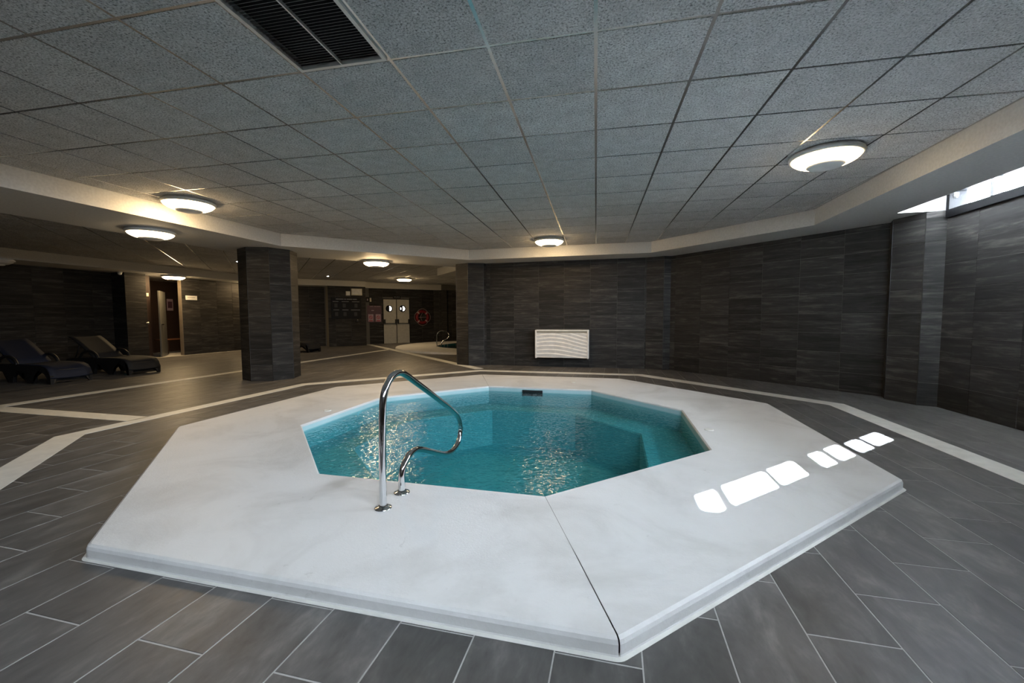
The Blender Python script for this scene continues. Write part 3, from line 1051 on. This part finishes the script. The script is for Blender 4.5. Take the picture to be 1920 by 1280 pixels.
downlight(-8.95, 8.68, Z_CEIL, 'small cool white spotlight in the dark ceiling right of the free-standing pillar')
downlight(-8.62, 4.66, Z_CEIL, 'small cool white spotlight at the left edge of the free-standing pillar')

# ------------------------------------------------------------------ ceiling air grille
gc = GO + gx * (0.6 * -2.5) + gy * (0.6 * -1.0)
GMx = T(gc.x, gc.y, Z_CEIL) @ GM
gr = thing('air_grille', 'rectangular slatted air return grille in the tiled ceiling', 'air vent', GMx)
bm = bmesh.new()
w, l = 0.288, 0.588
for lo, hi in (((-w, -l), (-w + 0.022, l)), ((w - 0.022, -l), (w, l)), ((-w + 0.022, -l), (w - 0.022, -l + 0.022)), ((-w + 0.022, l - 0.022), (w - 0.022, l))):
    add_box(bm, (lo[0], lo[1], -0.010), (hi[0], hi[1], 0.012))
bm_obj('frame', bm, 'frame_alu', gr, GMx)
box_obj('centre_bar', (-0.004, -l + 0.02, -0.008), (0.004, l - 0.02, 0.01), 'frame_alu', gr, GMx)
box_obj('plenum', (-w + 0.01, -l + 0.01, 0.05), (w - 0.01, l - 0.01, 0.055), 'slot_black', gr, GMx)
bm = bmesh.new()
n = 54
for k in range(n):
    y = -l + 0.03 + (2 * l - 0.06) * k / (n - 1)
    Ms = T(0, y, 0.008) @ Matrix.Rotation(math.radians(38), 4, 'X')
    add_box(bm, (-w + 0.018, -0.0075, -0.0007), (w - 0.018, 0.0075, 0.0007), Ms)
o = bm_obj('slats', bm, 'slat_grey', gr, GMx); o['kind'] = 'stuff'

# ------------------------------------------------------------------ wall heater
HX0, HX1, HZ0, HZ1, HY = -0.605, 0.635, 0.225, 0.872, 5.245
ht = thing('wall_heater', 'white convector with a wavy ribbed front on the dark back wall', 'heater', T(0, HY, HZ0))
D = 0.19
bm = bmesh.new(); add_box(bm, (HX0 + 0.02, HY - D + 0.02, HZ0 + 0.02), (HX1 - 0.02, HY, HZ1 - 0.02)); bm_obj('case', bm, 'heater_white', ht)
for a0, a1 in ((HX0, HX0 + 0.04), (HX1 - 0.04, HX1)):
    box_obj('side_panel', (a0, HY - D - 0.01, HZ0 - 0.012), (a1, HY - 0.001, HZ1), 'heater_white', ht, None, 0.012)
box_obj('top_panel', (HX0 + 0.012, HY - D - 0.008, HZ1 - 0.03), (HX1 - 0.012, HY - 0.001, HZ1 + 0.002), 'heater_white', ht, None, 0.008)
box_obj('air_outlet', (HX0 + 0.04, HY - D + 0.004, HZ1 - 0.068), (HX1 - 0.04, HY - D + 0.03, HZ1 - 0.028), 'heater_slot', ht)
NX, NZ = 72, 84
bm = bmesh.new()
zt, zb = HZ1 - 0.066, HZ0 + 0.004
grid = []
for i in range(NX + 1):
    u = i / NX
    col = []
    for j in range(NZ + 1):
        v = j / NZ
        sh = 0.135 * math.sin(math.radians(20 + 200 * u)) * (0.35 + 0.65 * min(1, v * 1.5)) - 0.10 * u
        ph = (v * 1.0 - sh) * 7.0
        fr_ = ph - math.floor(ph)
        h = 0.027 * (fr_ ** 0.8 if fr_ < 0.82 else (1 - fr_) / 0.18 * 0.82 ** 0.8)
        col.append(bm.verts.new((HX0 + 0.038 + (HX1 - HX0 - 0.076) * u, HY - D - 0.002 + 0.022 - h, zb + (zt - zb) * v)))
    grid.append(col)
for i in range(NX):
    for j in range(NZ):
        bm.faces.new((grid[i][j], grid[i + 1][j], grid[i + 1][j + 1], grid[i][j + 1]))
bm_obj('front_panel', bm, 'heater_white', ht, None, True)

# ------------------------------------------------------------------ sun loungers
def lounger(fx, cy, label, deck_mat):
    M = T(fx, cy, 0) @ RZ(PI)        # local +x runs from foot to head (towards the left wall)
    t = thing('sun_lounger', label, 'sun lounger', M, 'moulded loungers along the left wall')
    W = 0.31
    side = [(0.00, 0.0), (0.05, 0.0), (0.085, 0.10), (0.15, 0.185), (0.25, 0.225), (0.35, 0.205), (0.42, 0.13), (0.45, 0.0), (0.56, 0.0), (0.585, 0.10), (0.65, 0.19), (0.77, 0.235), (0.90, 0.20), (0.97, 0.11), (0.99, 0.0), (1.12, 0.0), (1.16, 0.11), (1.26, 0.20), (1.42, 0.225), (1.60, 0.17), (1.72, 0.06), (1.75, 0.0), (1.84, 0.0), (1.86, 0.16), (1.80, 0.30), (1.62, 0.335), (1.32, 0.345), (0.9, 0.34), (0.45, 0.335), (0.20, 0.325), (0.07, 0.27), (-0.005, 0.14)]
    for s in (-1, 1):
        bm = bmesh.new()
        a = [bm.verts.new((x, s * W, z)) for x, z in side]; b_ = [bm.verts.new((x, s * (W - 0.05), z)) for x, z in side]
        bm.faces.new(a); bm.faces.new(b_[::-1])
        for k in range(len(side)):
            j = (k + 1) % len(side)
            bm.faces.new((a[k], b_[k], b_[j], a[j]))
        bmesh.ops.triangulate(bm, faces=[f for f in bm.faces if len(f.verts) > 4])
        bm_obj('side_frame', bm, 'anthracite_resin', t, M)
        arm = [(0.88, 0.33), (0.94, 0.42), (1.05, 0.475), (1.20, 0.48), (1.33, 0.43), (1.42, 0.33)]
        bm = bmesh.new()
        tube(bm, smooth_path([(x, s * (W - 0.02), z) for x, z in arm], 4), 0.028, 8)
        bm_obj('armrest', bm, 'anthracite_resin', t, M, True)
    # arched foot end between the two front legs
    bm = bmesh.new()
    arch = [(-W, 0.0)] + [(-W + 0.06 + (2 * W - 0.12) * k / 10, 0.02 + 0.19 * math.sin(PI * k / 10) ** 0.6) for k in range(11)] + [(W, 0.0), (W, 0.25), (-W, 0.25)]
    a = [bm.verts.new((0.00 + 0.05 * (z / 0.25), y, z)) for y, z in arch]; b_ = [bm.verts.new((0.05 + 0.05 * (z / 0.25), y, z)) for y, z in arch]
    bm.faces.new(a); bm.faces.new(b_[::-1])
    for k in range(len(arch)):
        j = (k + 1) % len(arch)
        bm.faces.new((a[k], b_[k], b_[j], a[j]))
    bmesh.ops.triangulate(bm, faces=[f for f in bm.faces if len(f.verts) > 4])
    bm_obj('foot_end', bm, 'anthracite_resin', t, M)
    # seat: curved sheet
    def sheet(name, prof, hw, th, mat):
        bm = bmesh.new()
        rows = []
        for x, z in prof:
            rows.append([bm.verts.new((x, y, z - 0.02 * (1 - (y / hw) ** 2) + dz)) for dz in (0, -th) for y in [hw * (-1 + 2 * q / 6) for q in range(7)]])
        for r0, r1 in zip(rows, rows[1:]):
            for q in range(6):
                bm.faces.new((r0[q], r0[q + 1], r1[q + 1], r1[q]))
                bm.faces.new((r0[7 + q], r1[7 + q], r1[8 + q], r0[8 + q]))
            bm.faces.new((r0[0], r1[0], r1[7], r0[7])); bm.faces.new((r0[6], r0[13], r1[13], r1[6]))
        for r0 in (rows[0], rows[-1]):
            for q in range(6):
                bm.faces.new((r0[q], r0[7 + q], r0[8 + q], r0[q + 1]))
        return bm_obj(name, bm, mat, t, M, True)
    sheet('seat', [(-0.005, 0.13), (0.03, 0.24), (0.10, 0.31), (0.22, 0.345), (0.5, 0.355), (0.8, 0.352), (1.06, 0.35)], W - 0.005, 0.025, deck_mat)
    br = sheet('backrest', [(1.04, 0.36), (1.20, 0.48), (1.40, 0.615), (1.60, 0.74), (1.70, 0.79), (1.745, 0.795)], W - 0.035, 0.03, deck_mat)
    bm = bmesh.new(); tube(bm, [(1.50, -W + 0.08, 0.64), (1.66, -W + 0.08, 0.30)], 0.014, 8); bm_obj('back_strut', bm, 'anthracite_resin', br, M, True)
    bm = bmesh.new(); tube(bm, [(1.50, W - 0.08, 0.64), (1.66, W - 0.08, 0.30)], 0.014, 8); bm_obj('back_strut', bm, 'anthracite_resin', br, M, True)
lounger(-8.60, 1.02, 'dark sun lounger with navy seat at the left picture edge', 'navy_fabric')
lounger(-8.58, 2.24, 'black sun lounger with raised back in front of the grey pilaster', 'dark_fabric')
lounger(-8.85, 7.75, 'black sun lounger showing right behind the free-standing pillar', 'dark_fabric')

# ------------------------------------------------------------------ doors and things on the far wall
d1 = bpy.data.objects.new('door_1', None); link(d1, None, F_d @ T(2.98, 0, 0)); struct(d1)
bm = bmesh.new()
for lo, hi in (((2.365, 0), (2.385, 2.03)), ((3.575, 0), (3.595, 2.03)), ((2.385, 2.005), (3.575, 2.03))):
    add_box(bm, (lo[0], lo[1], -0.12), (hi[0], hi[1], 0.006))
bm_obj('door_frame', bm, 'black_frame', d1, F_d)
bm = bmesh.new()
add_box(bm, (2.30, -0.05, -0.16), (3.66, 2.10, -0.058)); bm_obj('door_light_block', bm, 'slot_black', d1, F_d)  # black slab added behind the leaves, keeps outside light out of the gaps
for a0, a1 in ((2.392, 2.962), (2.998, 3.568)):
    cx_ = (a0 + a1) / 2
    leaf = box_obj('door_leaf', (a0, 0.008, -0.05), (a1, 2.0, -0.006), 'door_paint', d1, F_d, 0.003)
    bm = bmesh.new()
    lathe(bm, [(0.115, -0.008), (0.115, 0.006), (0.145, 0.010), (0.155, 0.004), (0.155, -0.008)], 32)
    bm_obj('porthole_ring', bm, 'black_frame', leaf, F_d @ T(cx_ - 0.03, 1.585, 0), True)
    bm = bmesh.new(); lathe(bm, [(0.118, -0.004), (0.0, -0.004)], 32)
    bm_obj('porthole_glass', bm, 'slot_black', leaf, F_d @ T(cx_ - 0.03, 1.585, 0))
    bm = bmesh.new()
    seg = [(0.115 * math.cos(a), 0.115 * math.sin(a)) for a in [math.radians(-84 + 168 * k / 12) for k in range(13)]]
    prism(bm, seg, -0.0035, -0.002)
    bm_obj('lit_view', bm, 'lit_corridor', leaf, F_d @ T(cx_ - 0.03, 1.585, 0))
    if a0 > 2.9:
        bm = bmesh.new(); add_box(bm, (-0.10, -0.05, -0.0035), (-0.06, 0.05, -0.002)); bm_obj('lit_view', bm, 'lit_corridor', leaf, F_d @ T(cx_ - 0.03, 1.585, 0))
    bm = bmesh.new()
    tube(bm, [(a0 + 0.03, 0.915, 0.075), (a1 - 0.03, 0.915, 0.075)], 0.017, 10)
    bm_obj('panic_bar', bm, 'black_plastic', leaf, F_d, True)
    for q in (a0 + 0.035, a1 - 0.035):
        box_obj('bar_bracket', (q - 0.03, 0.89, -0.004), (q + 0.03, 1.10, 0.085), 'black_plastic', leaf, F_d, 0.006)
# lettering over the doors
def text_part(name, body, size, mat, parent, M):
    cu = bpy.data.curves.new(name, 'FONT')
    cu.body = body; cu.size = size; cu.align_x = 'CENTER'; cu.align_y = 'CENTER'; cu.extrude = 0.002
    ob = bpy.data.objects.new(name, cu); COL.objects.link(ob)
    dg = bpy.context.evaluated_depsgraph_get()
    me = bpy.data.meshes.new_from_object(ob.evaluated_get(dg))
    bpy.data.objects.remove(ob, do_unlink=True)
    me.materials.clear(); me.materials.append(MATS[mat])
    return mesh_obj(name, me, None, parent, M)
sg = thing('door_sign', 'small dark sign with pale lettering above the double doors', 'sign', F_d @ T(3.0, 2.105, 0.01))
box_obj('plate', (2.82, 2.05, 0.001), (3.18, 2.16, 0.012), 'board_black', sg, F_d)
text_part('lettering', 'SALIDA', 0.085, 'board_text', sg, F_d @ T(3.0, 2.105, 0.014))
# exit pictogram sign left of the doors
ex = thing('pictogram_sign', 'small sign with two pale figures beside the notice board', 'sign', F_d @ T(1.76, 1.97, 0))
box_obj('plate', (1.63, 1.86, 0.001), (1.91, 2.08, 0.012), 'board_black', ex, F_d)
box_obj('pictogram', (1.68, 1.93, 0.012), (1.73, 2.01, 0.015), 'pale_print', ex, F_d)
box_obj('pictogram', (1.80, 1.88, 0.012), (1.87, 2.05, 0.015), 'box_cream', ex, F_d)
# purple poster
po = thing('poster', 'purple rules poster with two pictogram panels left of the doors', 'poster', F_d @ T(1.98, 0.97, 0))
box_obj('sheet', (1.68, 0.97, 0.001), (2.30, 1.71, 0.010), 'purple_print', po, F_d)
for a0 in (1.72, 2.04):
    pp = box_obj('pictogram_panel', (a0, 1.0, 0.010), (a0 + 0.22, 1.33, 0.013), 'pale_print', po, F_d)
    bm = bmesh.new()
    lathe(bm, [(0.052, 0.0), (0.052, 0.003), (0.075, 0.003), (0.075, 0.0)], 24)
    add_box(bm, (-0.06, -0.010, 0.0), (0.06, 0.010, 0.003), RZ(-PI / 4))
    bm_obj('ban_symbol', bm, 'red_print', pp, F_d @ T(a0 + 0.11, 1.19, 0.0135))
    box_obj('caption', (a0 + 0.03, 1.02, 0.013), (a0 + 0.19, 1.06, 0.0145), 'red_print', pp, F_d)
for a0, a1, z in ((1.80, 1.94, 1.665), (1.98, 2.08, 1.665), (2.10, 2.24, 1.665)):
    box_obj('text_line', (a0, z, 0.010), (a1, z + 0.018, 0.0125), 'pale_print', po, F_d)
box_obj('text_line', (1.86, 1.48, 0.010), (1.97, 1.51, 0.0125), 'pale_print', po, F_d)
# notice board
nb = thing('notice_board', 'black notice board with rows of grey text on the tiled block', 'notice board', F_s @ T(0.7, 1.145, 0))
box_obj('panel', (0.12, 1.145, 0.001), (1.285, 2.00, 0.022), 'board_black', nb, F_s, 0.004)
for a0, a1, z in ((0.30, 0.42, 1.925), (0.43, 0.60, 1.925), (0.62, 0.70, 1.925), (0.72, 0.94, 1.925), (0.96, 1.12, 1.925), (0.18, 0.40, 1.83), (0.52, 0.80, 1.83), (0.92, 1.22, 1.83), (0.20, 0.42, 1.49), (0.54, 0.78, 1.49), (0.88, 1.24, 1.49)):
    box_obj('text_line', (a0, z, 0.022), (a1, z + (0.035 if z > 1.9 else 0.022), 0.024), 'board_text', nb, F_s)
for a0, z in ((0.24, 1.60), (0.56, 1.60), (1.02, 1.60), (0.26, 1.25), (0.58, 1.25), (1.0, 1.25)):
    box_obj('text_block', (a0, z, 0.022), (a0 + 0.12, z + 0.16, 0.0235), 'board_faint', nb, F_s)
eb = thing('emergency_light', 'large cream box high on the tiled block above the notice board', 'emergency light', F_s @ T(1.11, 2.1, 0))
box_obj('housing', (0.90, 2.105, 0.0), (1.33, 2.385, 0.09), 'box_cream', eb, F_s, 0.012)
box_obj('lens', (0.93, 2.14, 0.088), (1.30, 2.36, 0.096), 'white_plastic', eb, F_s, 0.004)
sb = thing('junction_box', 'small cream box left of the larger one above the notice board', 'junction box', F_s @ T(0.77, 2.09, 0))
box_obj('housing', (0.69, 2.095, 0.0), (0.855, 2.27, 0.06), 'box_cream', sb, F_s, 0.008)
box_obj('lid', (0.70, 2.105, 0.058), (0.845, 2.26, 0.066), 'white_plastic', sb, F_s, 0.003)
ds = thing('wall_dispenser', 'small black dispenser with a bright knob below the notice board', 'dispenser', F_s @ T(1.12, 1.03, 0))
box_obj('body', (1.08, 1.00, 0.0), (1.17, 1.07, 0.06), 'black_plastic', ds, F_s, 0.01)
bm = bmesh.new(); lathe(bm, [(0.0, 0.07), (0.02, 0.065), (0.028, 0.05), (0.02, 0.0)], 16)
bm_obj('knob', bm, 'chrome', ds, F_s @ T(1.125, 1.09, 0.0), True)
# life ring
lr = thing('life_ring', 'red life ring with pale bands hanging right of the doors', 'life ring', F_d @ T(4.165, 1.19, 0.06))
FL = F_d @ T(4.165, 1.19, 0.075)
def torus(bm, R_, r_, a0=0.0, a1=2 * PI, n=40, k=12):
    full = abs(a1 - a0 - 2 * PI) < 1e-6
    pts_ = [(R_ * math.cos(a0 + (a1 - a0) * q / n), R_ * math.sin(a0 + (a1 - a0) * q / n), 0) for q in range(n + (0 if full else 1))]
    tube(bm, pts_, r_, k, closed=full)
bm = bmesh.new(); torus(bm, 0.265, 0.068); rg = bm_obj('ring', bm, 'red_plastic', lr, FL, True)
for k in range(4):
    a = PI / 4 + k * PI / 2
    bm = bmesh.new(); torus(bm, 0.265, 0.071, a - 0.12, a + 0.12, 5); bm_obj('band', bm, 'rope', rg, FL, True)
bm = bmesh.new()
rp = []
for k in range(40):
    a = 2 * PI * k / 40
    rp.append(((0.345 + 0.045 * abs(math.sin(2 * (a - PI / 4)))) * math.cos(a), (0.345 + 0.045 * abs(math.sin(2 * (a - PI / 4)))) * math.sin(a), 0.02))
tube(bm, rp, 0.008, 6, True); bm_obj('rope', bm, 'rope', lr, FL, True)
bm = bmesh.new()
tube(bm, [(-0.20, 0.0, 0.03), (0.20, 0.0, 0.03)], 0.008, 6); tube(bm, [(0.0, -0.26, 0.03), (-0.10, 0.02, 0.03), (0.06, 0.33, 0.03)], 0.008, 6)
bm_obj('rope_tie', bm, 'rope', lr, FL, True)
bm = bmesh.new(); tube(bm, [(0.04, 0.20, -0.075), (0.04, 0.20, 0.0)], 0.014, 8); bm_obj('hook', bm, 'black_plastic', lr, FL)

# ------------------------------------------------------------------ doorway and small things at the far left
d2 = bpy.data.objects.new('door_2', None)
pa_, pb_ = Vector((-12.22, 5.20, 0)), Vector((-12.80, 5.80, 0))
dd = (pb_ - pa_).normalized()
F_leaf = frame(pa_, dd, dd.cross(Vector((0, 0, 1))))
link(d2, None, F_leaf); struct(d2)
box_obj('door_leaf', (0, 0.01, -0.02), (0.83, 2.02, 0.02), 'leaf_grey', d2, F_leaf, 0.004)
box_obj('door_handle', (0.06, 0.98, 0.02), (0.18, 1.01, 0.07), 'chrome', d2, F_leaf, 0.004)
bn = thing('bench', 'low wooden bench inside the dark doorway at the far left', 'bench', T(-13.5, 6.7, 0))
for k in range(3):
    box_obj('slat', (-13.62 + 0.13 * k, 6.0, 0.455), (-13.51 + 0.13 * k, 7.4, 0.49), 'wood_brown', bn, None, 0.006)
for yy in (6.15, 7.2):
    box_obj('leg', (-13.60, yy, 0.0), (-13.28, yy + 0.06, 0.455), 'wood_dark', bn, None, 0.004)
ps = thing('poster', 'small pink and white notice inside the dark doorway', 'poster', T(-14.19, 6.9, 1.5))
Fp = wall_frame((1, 0), 14.19)
box_obj('sheet', (6.88, 1.46, 0.0), (7.09, 1.87, 0.01), 'pale_print', ps, Fp)
box_obj('picture', (6.91, 1.55, 0.01), (7.06, 1.78, 0.013), 'purple_print', ps, Fp)
sw = thing('wall_switch', 'small pale square switch plate on the dark side of the doorway', 'switch', T(-12.45, 5.1, 1.9))
Fsw = frame((-13.0, 5.43, 0), (-R2, 0.2, 0), (0.6, -0.5, 0))
Fsw = wall_frame((1, 0), 12.52)
jb = struct(box_obj('wall_doorway_return', (4.79, 0, -0.10), (5.20, Z_SOF, -0.02), 'wood_dark', None, Fsw))
box_obj('plate', (5.06, 1.85, -0.02), (5.15, 1.95, -0.005), 'box_cream', sw, Fsw, 0.004)
box_obj('rocker', (5.085, 1.875, -0.006), (5.125, 1.925, 0.004), 'white_plastic', sw, Fsw, 0.003)
pn = thing('name_plate', 'pale rectangular name plate high on the lit tiled wall', 'sign', F_l2 @ T(6.18, 1.8, 0))
box_obj('plate', (6.00, 1.775, 0.0), (6.37, 1.915, 0.02), 'white_plastic', pn, F_l2, 0.004)
box_obj('text_line', (6.05, 1.85, 0.02), (6.30, 1.865, 0.0215), 'board_text', pn, F_l2)
cv = thing('security_camera', 'small white dome camera at the top of the grey pilaster', 'security camera', T(-12.12, 4.16, 2.42))
bm = bmesh.new(); lathe(bm, [(0.0, 0.0), (0.055, 0.0), (0.055, -0.03), (0.045, -0.035)], 20); bm_obj('mount', bm, 'white_plastic', cv, T(-12.12, 4.16, Z_SOF), True)
bm = bmesh.new(); lathe(bm, [(0.048, -0.033), (0.044, -0.06), (0.03, -0.08), (0.0, -0.088)], 20); bm_obj('dome', bm, 'white_plastic', cv, T(-12.12, 4.16, Z_SOF), True)
dk = thing('wall_button', 'tiny chrome push button on the corner of the grey pilaster', 'button', T(-12.09, 4.77, 1.05))
bm = bmesh.new(); lathe(bm, [(0.012, 0.0), (0.012, 0.03), (0.028, 0.04), (0.028, 0.055), (0.0, 0.062)], 16)
bm_obj('push_button', bm, 'chrome', dk, frame((-12.099, 4.765, 1.05), (0, 1, 0), (1, 0, 0)), True)
bm = bmesh.new(); lathe(bm, [(0.0, 0.006), (0.022, 0.005), (0.024, 0.0)], 16)
bm_obj('rosette', bm, 'chrome', dk, frame((-12.099, 4.765, 1.05), (0, 1, 0), (1, 0, 0)), True)
